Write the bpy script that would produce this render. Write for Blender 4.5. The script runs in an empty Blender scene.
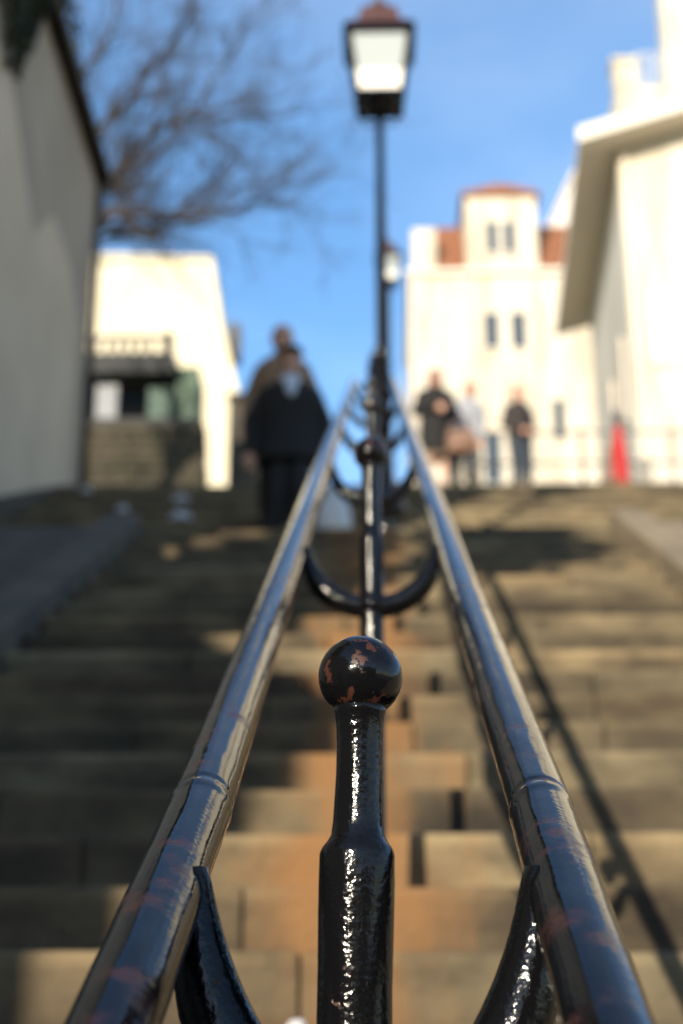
import bpy, bmesh, math, random
from mathutils import Vector, Matrix, noise

random.seed(7)
rad = math.radians
scene = bpy.context.scene
C = scene.collection

# ------------------------------------------------------------------ camera
EYE = Vector((0.0, 0.0, 1.344))
PHI, YAW, F = rad(19.9), rad(1.29), 1600.0
cam = bpy.data.cameras.new('camera')
cam.sensor_fit = 'VERTICAL'; cam.sensor_height = 22.4; cam.sensor_width = 22.4; cam.lens = 35.0
cam.clip_start = 0.02; cam.clip_end = 3000
cam.dof.use_dof = True; cam.dof.focus_distance = 1.06; cam.dof.aperture_fstop = 3.3
cam.dof.aperture_blades = 0
co = bpy.data.objects.new('camera', cam); C.objects.link(co)
co.location = EYE; co.rotation_euler = (rad(90) + PHI, 0, YAW)
scene.camera = co

# ------------------------------------------------------------------ sky, sun, exposure
SUN = Vector((0.35, 1.0, -0.27)).normalized()
W = bpy.data.worlds.new('World'); scene.world = W; W.use_nodes = True
wn = W.node_tree
for n in list(wn.nodes): wn.nodes.remove(n)
sky = wn.nodes.new('ShaderNodeTexSky'); sky.sky_type = 'NISHITA'; sky.sun_disc = False
sky.sun_elevation = math.asin(-SUN.z); sky.sun_rotation = math.atan2(-SUN.x, -SUN.y)
sky.altitude = 100; sky.air_density = 1.0; sky.dust_density = 0.3; sky.ozone_density = 2.5
hs = wn.nodes.new('ShaderNodeHueSaturation'); hs.inputs['Saturation'].default_value = 1.12
bg = wn.nodes.new('ShaderNodeBackground'); bg.inputs[1].default_value = 0.15
wo = wn.nodes.new('ShaderNodeOutputWorld')
# thin uneven haze high up
wt = wn.nodes.new('ShaderNodeTexCoord'); wz = wn.nodes.new('ShaderNodeTexNoise'); wz.inputs['Scale'].default_value = 2.6; wz.inputs['Detail'].default_value = 5
wm_ = wn.nodes.new('ShaderNodeMapping'); wm_.inputs['Scale'].default_value = (1, 1, 2.2); wm_.inputs['Rotation'].default_value = (.3, .5, 0)
wn.links.new(wt.outputs['Generated'], wm_.inputs[0]); wn.links.new(wm_.outputs[0], wz.inputs['Vector'])
for nm, lo, hi in (('Saturation', 1.12, .86), ('Value', 1.0, 1.2)):
    q = wn.nodes.new('ShaderNodeMapRange'); q.inputs[1].default_value = .38; q.inputs[2].default_value = .66; q.inputs[3].default_value = lo; q.inputs[4].default_value = hi
    wn.links.new(wz.outputs[0], q.inputs[0]); wn.links.new(q.outputs[0], hs.inputs[nm])
wn.links.new(sky.outputs[0], hs.inputs['Color']); wn.links.new(hs.outputs[0], bg.inputs[0]); wn.links.new(bg.outputs[0], wo.inputs[0])
sl = bpy.data.lights.new('sun', 'SUN'); sl.energy = 4.2; sl.angle = rad(0.5); sl.color = (1.0, 0.88, 0.69)
so = bpy.data.objects.new('sun', sl); C.objects.link(so)
so.rotation_euler = SUN.to_track_quat('-Z', 'Y').to_euler()
scene.view_settings.view_transform = 'Standard'; scene.view_settings.look = 'None'
scene.view_settings.gamma = 1; scene.view_settings.exposure = 0.95

# ------------------------------------------------------------------ helpers
R3 = Matrix.Rotation(YAW, 3, 'Z') @ Matrix.Rotation(rad(90) + PHI, 3, 'X')
def at(px, py, Y):
    """world point at forward distance Y seen in the given direction"""
    d = R3 @ Vector(((px - 341.5) / F, -(py - 512) / F, -1))
    return EYE + d * (Y / d.y)

def mat(name, col, rough=0.7, var=0.0, scale=4.0, bump=0.0, bscale=None, metal=0.0, spec=0.5, col2=None, attr=False, det=5):
    m = bpy.data.materials.new(name); m.use_nodes = True
    nt = m.node_tree; b = nt.nodes['Principled BSDF']
    b.inputs['Roughness'].default_value = rough; b.inputs['Metallic'].default_value = metal
    b.inputs['Specular IOR Level'].default_value = spec
    tc = nt.nodes.new('ShaderNodeTexCoord')
    n = nt.nodes.new('ShaderNodeTexNoise'); n.inputs['Scale'].default_value = scale; n.inputs['Detail'].default_value = det
    nt.links.new(tc.outputs['Object'], n.inputs['Vector'])
    r = nt.nodes.new('ShaderNodeValToRGB'); r.color_ramp.elements[0].position = .3; r.color_ramp.elements[1].position = .7
    c2 = col2 or tuple(max(0, c * (1 - var)) for c in col)
    r.color_ramp.elements[0].color = (*c2, 1); r.color_ramp.elements[1].color = (*col, 1)
    nt.links.new(n.outputs[0], r.inputs[0])
    out = r.outputs[0]
    if attr:
        a = nt.nodes.new('ShaderNodeAttribute'); a.attribute_name = 'tone'
        mx = nt.nodes.new('ShaderNodeMix'); mx.data_type = 'RGBA'; mx.blend_type = 'MULTIPLY'; mx.inputs[0].default_value = 1
        nt.links.new(out, mx.inputs[6]); nt.links.new(a.outputs['Color'], mx.inputs[7]); out = mx.outputs[2]
    nt.links.new(out, b.inputs['Base Color'])
    if bump:
        n2 = nt.nodes.new('ShaderNodeTexNoise'); n2.inputs['Scale'].default_value = bscale or scale * 6; n2.inputs['Detail'].default_value = 4
        nt.links.new(tc.outputs['Object'], n2.inputs['Vector'])
        bp = nt.nodes.new('ShaderNodeBump'); bp.inputs['Strength'].default_value = bump; bp.inputs['Distance'].default_value = 0.01
        nt.links.new(n2.outputs[0], bp.inputs['Height']); nt.links.new(bp.outputs[0], b.inputs['Normal'])
    return m

def obj(name, bm, m, parent=None, smooth=False, kind=None, label=None, cat=None, group=None):
    me = bpy.data.meshes.new(name); bmesh.ops.recalc_face_normals(bm, faces=bm.faces); bm.to_mesh(me); bm.free()
    for x in (m if isinstance(m, (list, tuple)) else [m]): me.materials.append(x)
    if smooth: me.polygons.foreach_set('use_smooth', [True] * len(me.polygons))
    o = bpy.data.objects.new(name, me); C.objects.link(o)
    if parent:
        o.parent = parent
    if kind: o['kind'] = kind
    if label: o['label'] = label
    if cat: o['category'] = cat
    if group: o['group'] = group
    return o

def thing(name, label, cat, loc=(0, 0, 0), group=None):
    o = bpy.data.objects.new(name, None); C.objects.link(o); o.location = loc
    o['label'] = label; o['category'] = cat
    if group: o['group'] = group
    return o

def box(bm, x0, x1, y0, y1, z0, z1, bevel=0.0, M=None, seg=2):
    t = bmesh.new()
    vs = [t.verts.new(p) for p in [(x0,y0,z0),(x1,y0,z0),(x1,y1,z0),(x0,y1,z0),(x0,y0,z1),(x1,y0,z1),(x1,y1,z1),(x0,y1,z1)]]
    for f in [(0,3,2,1),(4,5,6,7),(0,1,5,4),(1,2,6,5),(2,3,7,6),(3,0,4,7)]: t.faces.new([vs[i] for i in f])
    if bevel: bmesh.ops.bevel(t, geom=t.edges[:], offset=bevel, segments=seg, affect='EDGES', profile=.6)
    merge(bm, t, M)

def merge(bm, t, M=None):
    mp = {}
    for v in t.verts: mp[v] = bm.verts.new(M @ v.co if M else v.co)
    fs = []
    for f in t.faces:
        try: fs.append(bm.faces.new([mp[v] for v in f.verts]))
        except ValueError: pass
    t.free(); return fs

def prism(bm, poly, y0, y1, M=None, axis='y'):
    """poly: list of (x,z) extruded along y (or (y,z) extruded along x)"""
    t = bmesh.new()
    mk = (lambda a, b, c: (a, c, b)) if axis == 'y' else (lambda a, b, c: (c, a, b))
    A = [t.verts.new(mk(a, b, y0)) for a, b in poly]; B = [t.verts.new(mk(a, b, y1)) for a, b in poly]
    t.faces.new(A); t.faces.new(B[::-1]); n = len(poly)
    for i in range(n): t.faces.new([A[i], B[i], B[(i+1) % n], A[(i+1) % n]])
    bmesh.ops.recalc_face_normals(t, faces=t.faces)
    merge(bm, t, M)

def tube(bm, pts, rads, seg=12, cap=True, flat=1.0):
    pts = [Vector(p) for p in pts]
    if not hasattr(rads, '__len__'): rads = [rads] * len(pts)
    rings = []; up = None
    for i, p in enumerate(pts):
        d = (pts[min(i+1, len(pts)-1)] - pts[max(i-1, 0)])
        d = d.normalized() if d.length > 1e-9 else Vector((0,0,1))
        if up is None:
            up = Vector((1,0,0)) if abs(d.x) < .9 else Vector((0,1,0))
        a = d.cross(up)
        if a.length < 1e-5: a = d.cross(Vector((0,1,.1)))
        a.normalize(); b = a.cross(d).normalized(); up = b
        rings.append([bm.verts.new(p + (a*math.cos(t)*flat + b*math.sin(t)) * rads[i]) for t in [2*math.pi*k/seg for k in range(seg)]])
    for r, s in zip(rings, rings[1:]):
        for k in range(seg): bm.faces.new([r[k], r[(k+1)%seg], s[(k+1)%seg], s[k]])
    if cap:
        bm.faces.new(rings[0][::-1]); bm.faces.new(rings[-1])
    return rings

def lathe(bm, prof, seg=32, c=(0,0,0), M=None):
    t = bmesh.new(); rings = []
    for r, z in prof:
        rings.append([t.verts.new((c[0]+r*math.cos(2*math.pi*k/seg), c[1]+r*math.sin(2*math.pi*k/seg), c[2]+z)) for k in range(seg)])
    for r, s in zip(rings, rings[1:]):
        for k in range(seg): t.faces.new([r[k], r[(k+1)%seg], s[(k+1)%seg], s[k]])
    t.faces.new(rings[0][::-1]); t.faces.new(rings[-1])
    merge(bm, t, M)

def frustum(bm, c, w0, w1, z0, z1, M=None):
    t = bmesh.new()
    A = [t.verts.new((c[0]+sx*w0/2, c[1]+sy*w0/2, z0)) for sx, sy in ((-1,-1),(1,-1),(1,1),(-1,1))]
    B = [t.verts.new((c[0]+sx*w1/2, c[1]+sy*w1/2, z1)) for sx, sy in ((-1,-1),(1,-1),(1,1),(-1,1))]
    t.faces.new(A[::-1]); t.faces.new(B)
    for i in range(4): t.faces.new([A[i], A[(i+1)%4], B[(i+1)%4], B[i]])
    merge(bm, t, M)

def ell(bm, c, r, seg=16, M=None):
    t = bmesh.new(); bmesh.ops.create_uvsphere(t, u_segments=seg, v_segments=max(6, seg*2//3), radius=1)
    T = Matrix.Translation(c) @ Matrix.Diagonal((*(r if hasattr(r, '__len__') else (r, r, r)), 1))
    merge(bm, t, (M @ T) if M else T)

# ------------------------------------------------------------------ ground profile
# flight A -> landing -> flight B -> landing -> flight C -> terrace that climbs on
T_, RI = 0.32, 0.16
steps = []                                   # (y of riser, top height, depth of tread)
for k in range(-14, 29): steps.append((T_*k, RI*k, T_))
yA, zA = steps[-1][0], steps[-1][1]
steps[-1] = (yA, zA, 1.3)
for j in range(17): steps.append((yA + 1.3 + T_*j, zA + RI*(j+1), T_))
yB, zB = steps[-1][0], steps[-1][1]
steps[-1] = (yB, zB, 1.4)
for j in range(11): steps.append((yB + 1.4 + T_*j, zB + RI*(j+1), T_))
yC, zC = steps[-1][0], steps[-1][1]
steps[-1] = (yC, zC, 1.2)
SL = 0.365
def hull(y):
    pts = [(-4.48, -2.24), (yA, zA), (yB, zB), (yC, zC), (yC + 1.1, zC + .02), (66, zC + SL*(64.9 - yC))]
    if y <= pts[0][0]: return pts[0][1]
    for (a, za), (b, zb) in zip(pts, pts[1:]):
        if y <= b: return za + (zb - za)*(y - a)/(b - a)
    return pts[-1][1]

# ------------------------------------------------------------------ materials
def stone_mat():
    m = mat('step_stone', (.155,.120,.068), .88, scale=3.5, bump=.6, bscale=40, col2=(.055,.040,.023), attr=True, det=9)
    nt = m.node_tree; b = nt.nodes['Principled BSDF']
    src = b.inputs['Base Color'].links[0].from_socket
    g = nt.nodes.new('ShaderNodeNewGeometry'); sx = nt.nodes.new('ShaderNodeSeparateXYZ'); nt.links.new(g.outputs['Position'], sx.inputs[0])
    n = nt.nodes.new('ShaderNodeTexNoise'); n.inputs['Scale'].default_value = 2.2; n.inputs['Detail'].default_value = 5
    mp = nt.nodes.new('ShaderNodeMapping'); mp.inputs['Scale'].default_value = (2.4,.8,1.1)
    nt.links.new(g.outputs['Position'], mp.inputs[0]); nt.links.new(mp.outputs[0], n.inputs['Vector'])
    def math_(op, a, bb=None):
        k = nt.nodes.new('ShaderNodeMath'); k.operation = op
        for i, v in enumerate((a, bb)):
            if v is None: continue
            if isinstance(v, (int, float)): k.inputs[i].default_value = v
            else: nt.links.new(v, k.inputs[i])
        return k.outputs[0]
    # broad damp and soot stains
    n5 = nt.nodes.new('ShaderNodeTexNoise'); n5.inputs['Scale'].default_value = 1.9; n5.inputs['Detail'].default_value = 7; n5.inputs['Roughness'].default_value = .65
    mp5 = nt.nodes.new('ShaderNodeMapping'); mp5.inputs['Scale'].default_value = (1,1.4,2.6); nt.links.new(g.outputs['Position'], mp5.inputs[0]); nt.links.new(mp5.outputs[0], n5.inputs['Vector'])
    r5 = nt.nodes.new('ShaderNodeValToRGB'); r5.color_ramp.elements[0].position = .36; r5.color_ramp.elements[1].position = .58
    r5.color_ramp.elements[0].color = (.42,.40,.36,1); r5.color_ramp.elements[1].color = (1.12,1.1,1.05,1); nt.links.new(n5.outputs[0], r5.inputs[0])
    m5 = nt.nodes.new('ShaderNodeMix'); m5.data_type = 'RGBA'; m5.blend_type = 'MULTIPLY'; m5.inputs[0].default_value = 1
    nt.links.new(src, m5.inputs[6]); nt.links.new(r5.outputs[0], m5.inputs[7]); src = m5.outputs[2]
    # rust that ran down the steps from the iron posts in the middle
    ax = math_('ABSOLUTE', math_('ADD', sx.outputs[0], .03))
    w = math_('SUBTRACT', 1.0, math_('MULTIPLY', ax, 3.9))
    w = math_('MULTIPLY', math_('ADD', w, math_('MULTIPLY', math_('SUBTRACT', n.outputs[0], .5), 3.2)), 1.0)
    cl = nt.nodes.new('ShaderNodeClamp'); nt.links.new(w, cl.inputs[0])
    mx = nt.nodes.new('ShaderNodeMix'); mx.data_type = 'RGBA'; mx.blend_type = 'MIX'
    nt.links.new(math_('MULTIPLY', cl.outputs[0], .85), mx.inputs[0]); nt.links.new(src, mx.inputs[6]); mx.inputs[7].default_value = (.20,.095,.03,1)
    nt.links.new(mx.outputs[2], b.inputs['Base Color'])
    return m
M_stone = stone_mat()
M_mortar = mat('mortar', (.06,.05,.04), .95, var=.3)
M_pave = mat('paving', (.24,.185,.115), .9, scale=2.5, bump=.7, bscale=14, col2=(.13,.105,.07))
M_ground = mat('ground', (.2,.18,.14), .95, scale=1.2, bump=.5, col2=(.11,.12,.07))

def iron(name, rust=.56, bumps=.35, spread=18.0, spec=.35, soft=.02, c1=(.035,.013,.009,1), c2=(.10,.036,.02,1)):
    m = bpy.data.materials.new(name); m.use_nodes = True
    nt = m.node_tree; b = nt.nodes['Principled BSDF']; L = nt.links.new; b.inputs['Specular IOR Level'].default_value = spec
    tc = nt.nodes.new('ShaderNodeTexCoord')
    n = nt.nodes.new('ShaderNodeTexNoise'); n.inputs['Scale'].default_value = spread; n.inputs['Detail'].default_value = 6; n.inputs['Roughness'].default_value = .62
    L(tc.outputs['Object'], n.inputs['Vector'])
    r = nt.nodes.new('ShaderNodeValToRGB'); r.color_ramp.elements[0].position = rust; r.color_ramp.elements[1].position = rust + soft
    L(n.outputs[0], r.inputs[0])
    n3 = nt.nodes.new('ShaderNodeTexNoise'); n3.inputs['Scale'].default_value = 120; L(tc.outputs['Object'], n3.inputs['Vector'])
    rc = nt.nodes.new('ShaderNodeValToRGB'); rc.color_ramp.elements[0].color = c1; rc.color_ramp.elements[1].color = c2
    L(n3.outputs[0], rc.inputs[0])
    mx = nt.nodes.new('ShaderNodeMix'); mx.data_type = 'RGBA'
    L(r.outputs[0], mx.inputs[0]); mx.inputs[6].default_value = (.0035,.0035,.004,1); L(rc.outputs[0], mx.inputs[7]); L(mx.outputs[2], b.inputs['Base Color'])
    mr = nt.nodes.new('ShaderNodeMix'); mr.inputs[2].default_value = .055 if name == 'rail_paint' else .09; mr.inputs[3].default_value = .32 if name == 'rail_paint' else .5
    L(r.outputs[0], mr.inputs[0]); L(mr.outputs[0], b.inputs['Roughness'])
    # brushed-on paint: fine orange peel, longer runs
    v1 = nt.nodes.new('ShaderNodeTexNoise'); v1.inputs['Scale'].default_value = 260; v1.inputs['Detail'].default_value = 3; L(tc.outputs['Object'], v1.inputs['Vector'])
    mp = nt.nodes.new('ShaderNodeMapping'); mp.inputs['Scale'].default_value = (1,.3,.3) ; L(tc.outputs['Object'], mp.inputs[0])
    v2 = nt.nodes.new('ShaderNodeTexNoise'); v2.inputs['Scale'].default_value = 90; v2.inputs['Detail'].default_value = 4; L(mp.outputs[0], v2.inputs['Vector'])
    ad = nt.nodes.new('ShaderNodeMath'); ad.operation = 'MULTIPLY_ADD'; L(v2.outputs[0], ad.inputs[0]); ad.inputs[1].default_value = 2.2; L(v1.outputs[0], ad.inputs[2])
    a2 = nt.nodes.new('ShaderNodeMath'); a2.operation = 'MULTIPLY_ADD'; L(r.outputs[0], a2.inputs[0]); a2.inputs[1].default_value = -.5; L(ad.outputs[0], a2.inputs[2])
    bp = nt.nodes.new('ShaderNodeBump'); bp.inputs['Strength'].default_value = bumps; bp.inputs['Distance'].default_value = .0012
    L(a2.outputs[0], bp.inputs['Height']); L(bp.outputs[0], b.inputs['Normal'])
    return m
M_rail = iron('rail_paint', .555, .10, 20, .25, .10, (.018,.008,.008,1), (.038,.015,.013,1))
M_post = iron('post_paint', .68, .46, 24, .30)
M_ball = iron('finial_paint', .56, .15, 72, .34, .02, (.022,.008,.005,1), (.06,.019,.011,1))
M_iron = iron('lamp_iron', .75, .1, 6)

# ------------------------------------------------------------------ stairs
def tone_layer(bm): return bm.loops.layers.float_color.new('tone')
def build_stairs():
    bm = bmesh.new(); lay = tone_layer(bm)
    mort = bmesh.new()
    for i, (y, z, d) in enumerate(steps):
        XW = -3.24 if y > yA + 1 else -1.39
        x = XW
        row = random.uniform(.60, 1.12)
        XR = 5.2 if y > yA + 1 else 1.39
        while x < XR - .001:
            w = random.choice([.42, .55, .7, .85, 1.1]) * random.uniform(.9, 1.1)
            x1 = x + w
            if XR - x1 < .3: x1 = XR
            t = bmesh.new()
            jy, jz = random.uniform(-.006, .006), random.uniform(-.004, .004)
            box(t, x + .0015, x1 - .0015, y - .015 + jy, y + d + .04, z - RI - .03, z + jz, bevel=.012, seg=2)
            bmesh.ops.bisect_plane(t, geom=t.verts[:]+t.edges[:]+t.faces[:], plane_co=(0,0,z-.038), plane_no=(0,0,1))
            bmesh.ops.bisect_plane(t, geom=t.verts[:]+t.edges[:]+t.faces[:], plane_co=(0,0,z-.022), plane_no=(0,0,1))
            bmesh.ops.bisect_plane(t, geom=t.verts[:]+t.edges[:]+t.faces[:], plane_co=(0,0,z-.115), plane_no=(0,0,1))
            for v in t.verts:
                nz = noise.noise(Vector((v.co.x*5, v.co.y*5, v.co.z*9)))
                v.co.y += .006*nz; v.co.z += .004*nz
            fs = merge(bm, t)
            g = row * random.uniform(.88, 1.10)
            if random.random() < .06: g *= 1.25
            if 7.9 < y < 8.35 and x > -.2: g *= .72  # shade band across the right-hand risers, painted into the tone
            wm = random.uniform(-.05, .05)
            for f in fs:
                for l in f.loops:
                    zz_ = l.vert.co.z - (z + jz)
                    e = 1.45 if zz_ > -.024 else (.62 if zz_ < -.15 else 1.0)      # paler at the nosing, darker at the foot of the riser
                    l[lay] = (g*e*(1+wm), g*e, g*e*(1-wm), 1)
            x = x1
        box(mort, XW + .005, XR - .005, y + .012, y + d + .1, z - RI - .5, z - .014)
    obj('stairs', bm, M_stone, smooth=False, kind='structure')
    obj('stair_bed', mort, M_mortar, kind='structure')
build_stairs()

M_kerbd = mat('shaded_stone', (.11,.085,.058), .9, scale=3, bump=.7, bscale=14, col2=(.06,.05,.04))  # left kerb: its shade is darkened into the stone colour
# sloping stone kerbs (strings) and paved ramps either side
def sloped(x0, x1, off, base, ys, bm):
    top = [(y, hull(y) + off) for y in ys]
    bot = [(y, hull(y) + base) for y in reversed(ys)]
    prism(bm, top + bot, x0, x1, axis='x')
ysh = [-4.48, 0, 3, 6, yA, 10.5, 12.5, yB, 17, yC]
for s in (-1, 1):
    bm = bmesh.new()
    y = -4.48
    while y < yA - .01:
        L_ = random.uniform(.8, 1.25); y1 = min(y + L_, yA)
        for brk in (yA, yB):
            if y < brk - .01 < y1: y1 = brk
        j = random.uniform(0, .012)
        a, b = y + .004, y1 - .004
        x0, x1 = (1.395, 1.60) if s > 0 else (-1.60, -1.395)
        prism(bm, [(a, hull(a) + .10 + j), (b, hull(b) + .10 + j), (b, hull(b) - .5), (a, hull(a) - .5)], x0, x1, axis='x')
        y = y1
    bmesh.ops.bevel(bm, geom=bm.edges[:], offset=.01, segments=1, affect='EDGES')
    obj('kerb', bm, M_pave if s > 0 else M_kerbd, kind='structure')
    bm = bmesh.new()
    M_r = M_pave if s > 0 else mat('shaded_cobble', (.10,.078,.055), .9, scale=9, bump=1.0, bscale=12, col2=(.035,.028,.02))  # left cobbles carry the ramp's shade in a darker colour
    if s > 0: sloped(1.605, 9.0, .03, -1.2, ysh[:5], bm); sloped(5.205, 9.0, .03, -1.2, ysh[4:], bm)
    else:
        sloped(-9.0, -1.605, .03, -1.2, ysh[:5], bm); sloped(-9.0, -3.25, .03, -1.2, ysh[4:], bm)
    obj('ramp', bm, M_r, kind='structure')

# paved landing across the full width above the first flight, with a kerbed edge at the right
bm = bmesh.new()
for a_, b_ in ((-3.24, -1.395), (1.395, 5.2)):
    box(bm, a_, b_, yA + .004, yA + 1.3, zA - 1.0, zA + .002, .008)
obj('landing', bm, M_pave, kind='structure')
bm = bmesh.new(); y = yA + 1.3
while y < yC:
    y1 = min(y + 1.1, yC); prism(bm, [(y + .004, hull(y) + .14), (y1 - .004, hull(y1) + .14), (y1 - .004, hull(y1) - .5), (y + .004, hull(y) - .5)], 5.0, 5.24, axis='x'); y = y1
obj('kerb', bm, M_pave, kind='structure')
# ground sheet under everything and on to the horizon
bm = bmesh.new()
prof = [(-600, -2.5), (-4.6, -2.45), (yA, zA - .6), (yA+1.3, zA - .6), (yB, zB - .7), (yB+1.4, zB-.7), (yC - .1, zC - .35), (yC + .2, zC - .3), (yC+1.19, zC - .3), (yC + 1.2, zC - .0)]
for y in (24, 30, 40, 50, 66, 90, 900): prof.append((y, hull(y) - .004))
xs = [-600, -60, -20, -9, -1.6, 1.6, 9, 20, 60, 600]
grid = [[bm.verts.new((x, y, z)) for x in xs] for y, z in prof]
for r, s in zip(grid, grid[1:]):
    for k in range(len(xs)-1): bm.faces.new([r[k], r[k+1], s[k+1], s[k]])
obj('ground', bm, M_ground, kind='structure')
# paved edge course of the terrace
bm = bmesh.new()
prism(bm, [(yC + .02, zC - .4), (yC + 1.25, zC - .4), (yC + 1.25, zC + .035), (yC + .02, zC + .012)], -9, -3.25, axis='x')
prism(bm, [(yC + .02, zC - .4), (yC + 1.25, zC - .4), (yC + 1.25, zC + .035), (yC + .02, zC + .012)], 5.205, 9, axis='x')
obj('terrace', bm, M_pave, kind='structure')

# ------------------------------------------------------------------ double handrail
TH = math.atan(.5)
hp = .337                                      # eye above the rails' plane, across the slope
CX = -.0065
def rail_z(y): return EYE.z - .377 + .5*y
def rail_pt(side, y):
    s = (y - hp*math.sin(TH)) / math.cos(TH)
    if side < 0: k = -.371 - .020*max(0, min(1, (1.1 - s)/.6))
    else:
        K = [(-3, .316), (.45, .318), (1.12, .339), (1.45, .336), (2.2, .329), (20, .329)]
        for (a, ka), (b, kb) in zip(K, K[1:]):
            if a <= s <= b: k = ka + (kb-ka)*(s-a)/(b-a); break
    return Vector((k*hp, y, rail_z(y)))
rail_root = thing('double_handrail', 'glossy black iron double handrail with ball-topped posts, up the middle of the stone steps', 'handrail', (0, 0, 0))
YE = 8.86
for side in (-1, 1):
    ys = [-2.2 + .1*i for i in range(18)]
    y = -.45
    while y < 1.9: ys.append(y); y += .004
    while y < YE: ys.append(y); y += .03
    ys.append(YE)
    bm = bmesh.new(); SEG = 64; rings = []
    jt = 1.125 if side > 0 else 1.135
    dr = Vector((0, math.cos(TH), math.sin(TH))); nr = Vector((0, -math.sin(TH), math.cos(TH))); ex = Vector((1, 0, 0))
    for y in ys:
        c = rail_pt(side, y); fine = -.5 < y < 2
        ring = []
        g = y - jt
        r0 = .0219 + (.0006 if g < 0 else 0) - .0013*math.exp(-(g/.0035)**2) + .0006*math.exp(-((g+.012)/.006)**2)
        for k in range(SEG):
            t = 2*math.pi*k/SEG
            r = r0
            if fine:
                p = Vector((math.cos(t)*.6, math.sin(t)*.6, y*7))
                r += .00035*noise.noise(p*2.0 + Vector((side*9, 0, 0))) + .00018*noise.noise(Vector((math.cos(t)*3, math.sin(t)*3, y*30 + side)))
            ring.append(bm.verts.new(c + (ex*math.cos(t) + nr*math.sin(t))*r))
        rings.append(ring)
    for r, s in zip(rings, rings[1:]):
        for k in range(SEG): bm.faces.new([r[k], r[(k+1)%SEG], s[(k+1)%SEG], s[k]])
    bm.faces.new(rings[0]); bm.faces.new(rings[-1])
    obj('rail', bm, M_rail, rail_root, smooth=True)

def make_post(y, near):
    """vertical iron post: shaft, shoulder, neck; ball finial; forked bracket carrying the rails"""
    zr = rail_z(y); gz = None
    for (ys_, z_, d_) in steps:
        if ys_ <= y < ys_ + d_: gz = z_
    seg = 64 if near else 24
    tilt = Matrix.Translation((CX - (.0065 if near else 0), y, zr)) @ Matrix.Rotation(rad(1.2 if near else 0), 4, 'Y')
    bm = bmesh.new()
    low = gz - zr - .03
    prof = [(.034, low), (.034, low+.05), (.030, low+.06), (.0222, low+.08)]
    n = 60 if near else 6
    for i in range(n+1):
        f = i/n; z = low+.09 + (.021 - low - .09)*f
        w = .0003*math.sin(f*40) if near else 0
        prof.append((.0226 + w, z))
    prof += [(.0223, .023), (.0212, .0255), (.0185, .029), (.0162, .033), (.0151, .041), (.0146, .052), (.0141, .070), (.0140, .088), (.0146, .101), (.0156, .108), (.0172, .1125)]
    lathe(bm, prof, seg, M=tilt)
    if near:
        for v in bm.verts:
            nz = noise.noise(Vector((v.co.x*60, v.co.y*60, v.co.z*45)))
            d = Vector((v.co.x - CX, v.co.y - y, 0)); v.co += d.normalized()*nz*.0005 if d.length > 1e-5 else d
    if not near:
        for v in bm.verts:
            if v.co.z > zr + .015:
                v.co.z += .028*min(1, (v.co.z - zr - .015)/.08)
            if v.co.z < zr + .04 and v.co.z > zr + low + .1: v.co.x = CX + (v.co.x - CX)*.8; v.co.y = y + (v.co.y - y)*.8
    p = obj('post', bm, M_post, rail_root, smooth=True)
    bm = bmesh.new()
    prof = []
    N = 40 if near else 16
    for i in range(N+1):
        a = -math.pi/2 + math.pi*i/N
        r = .0264*math.cos(a); z = .1315 + .0260*math.sin(a)
        prof.append((max(r, .0004), z + (0 if near else .028)))
    lathe(bm, prof, seg, M=tilt)
    obj('finial', bm, M_ball, p, smooth=True)
    # fork: U of round bar from the shaft out to the inner faces of both rails
    bm = bmesh.new()
    for s in (-1, 1):
        ext = rail_pt(s, y).x - s*(.0165 if near else .0225) - CX
        pts, rr = [], []
        NN = 28
        for i in range(NN+1):
            f = i/NN; a = f*math.pi/2
            dp = .158 if near else .094
            x = ext*math.sin(a)**.95; z = (.014 if near else .010) - dp + dp*(1-math.cos(a))**1.05
            pts.append(Vector((CX + x, y, zr + z)))
            rr.append((1.42 if near else 1)*(.0165*(1-f)**.5*.2 + .0145*(1 - .62*max(0, (f-.5)/.5)**1.6)))
        tube(bm, pts, rr, 24 if near else 12)
    ell(bm, (CX, y, zr - (.115 if near else .082)), (.024, .024, .020), 20)
    obj('fork', bm, M_post, p, smooth=True)
for k in range(-2, 7):
    make_post(.98 + 1.28*k, k in (0,))

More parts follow.
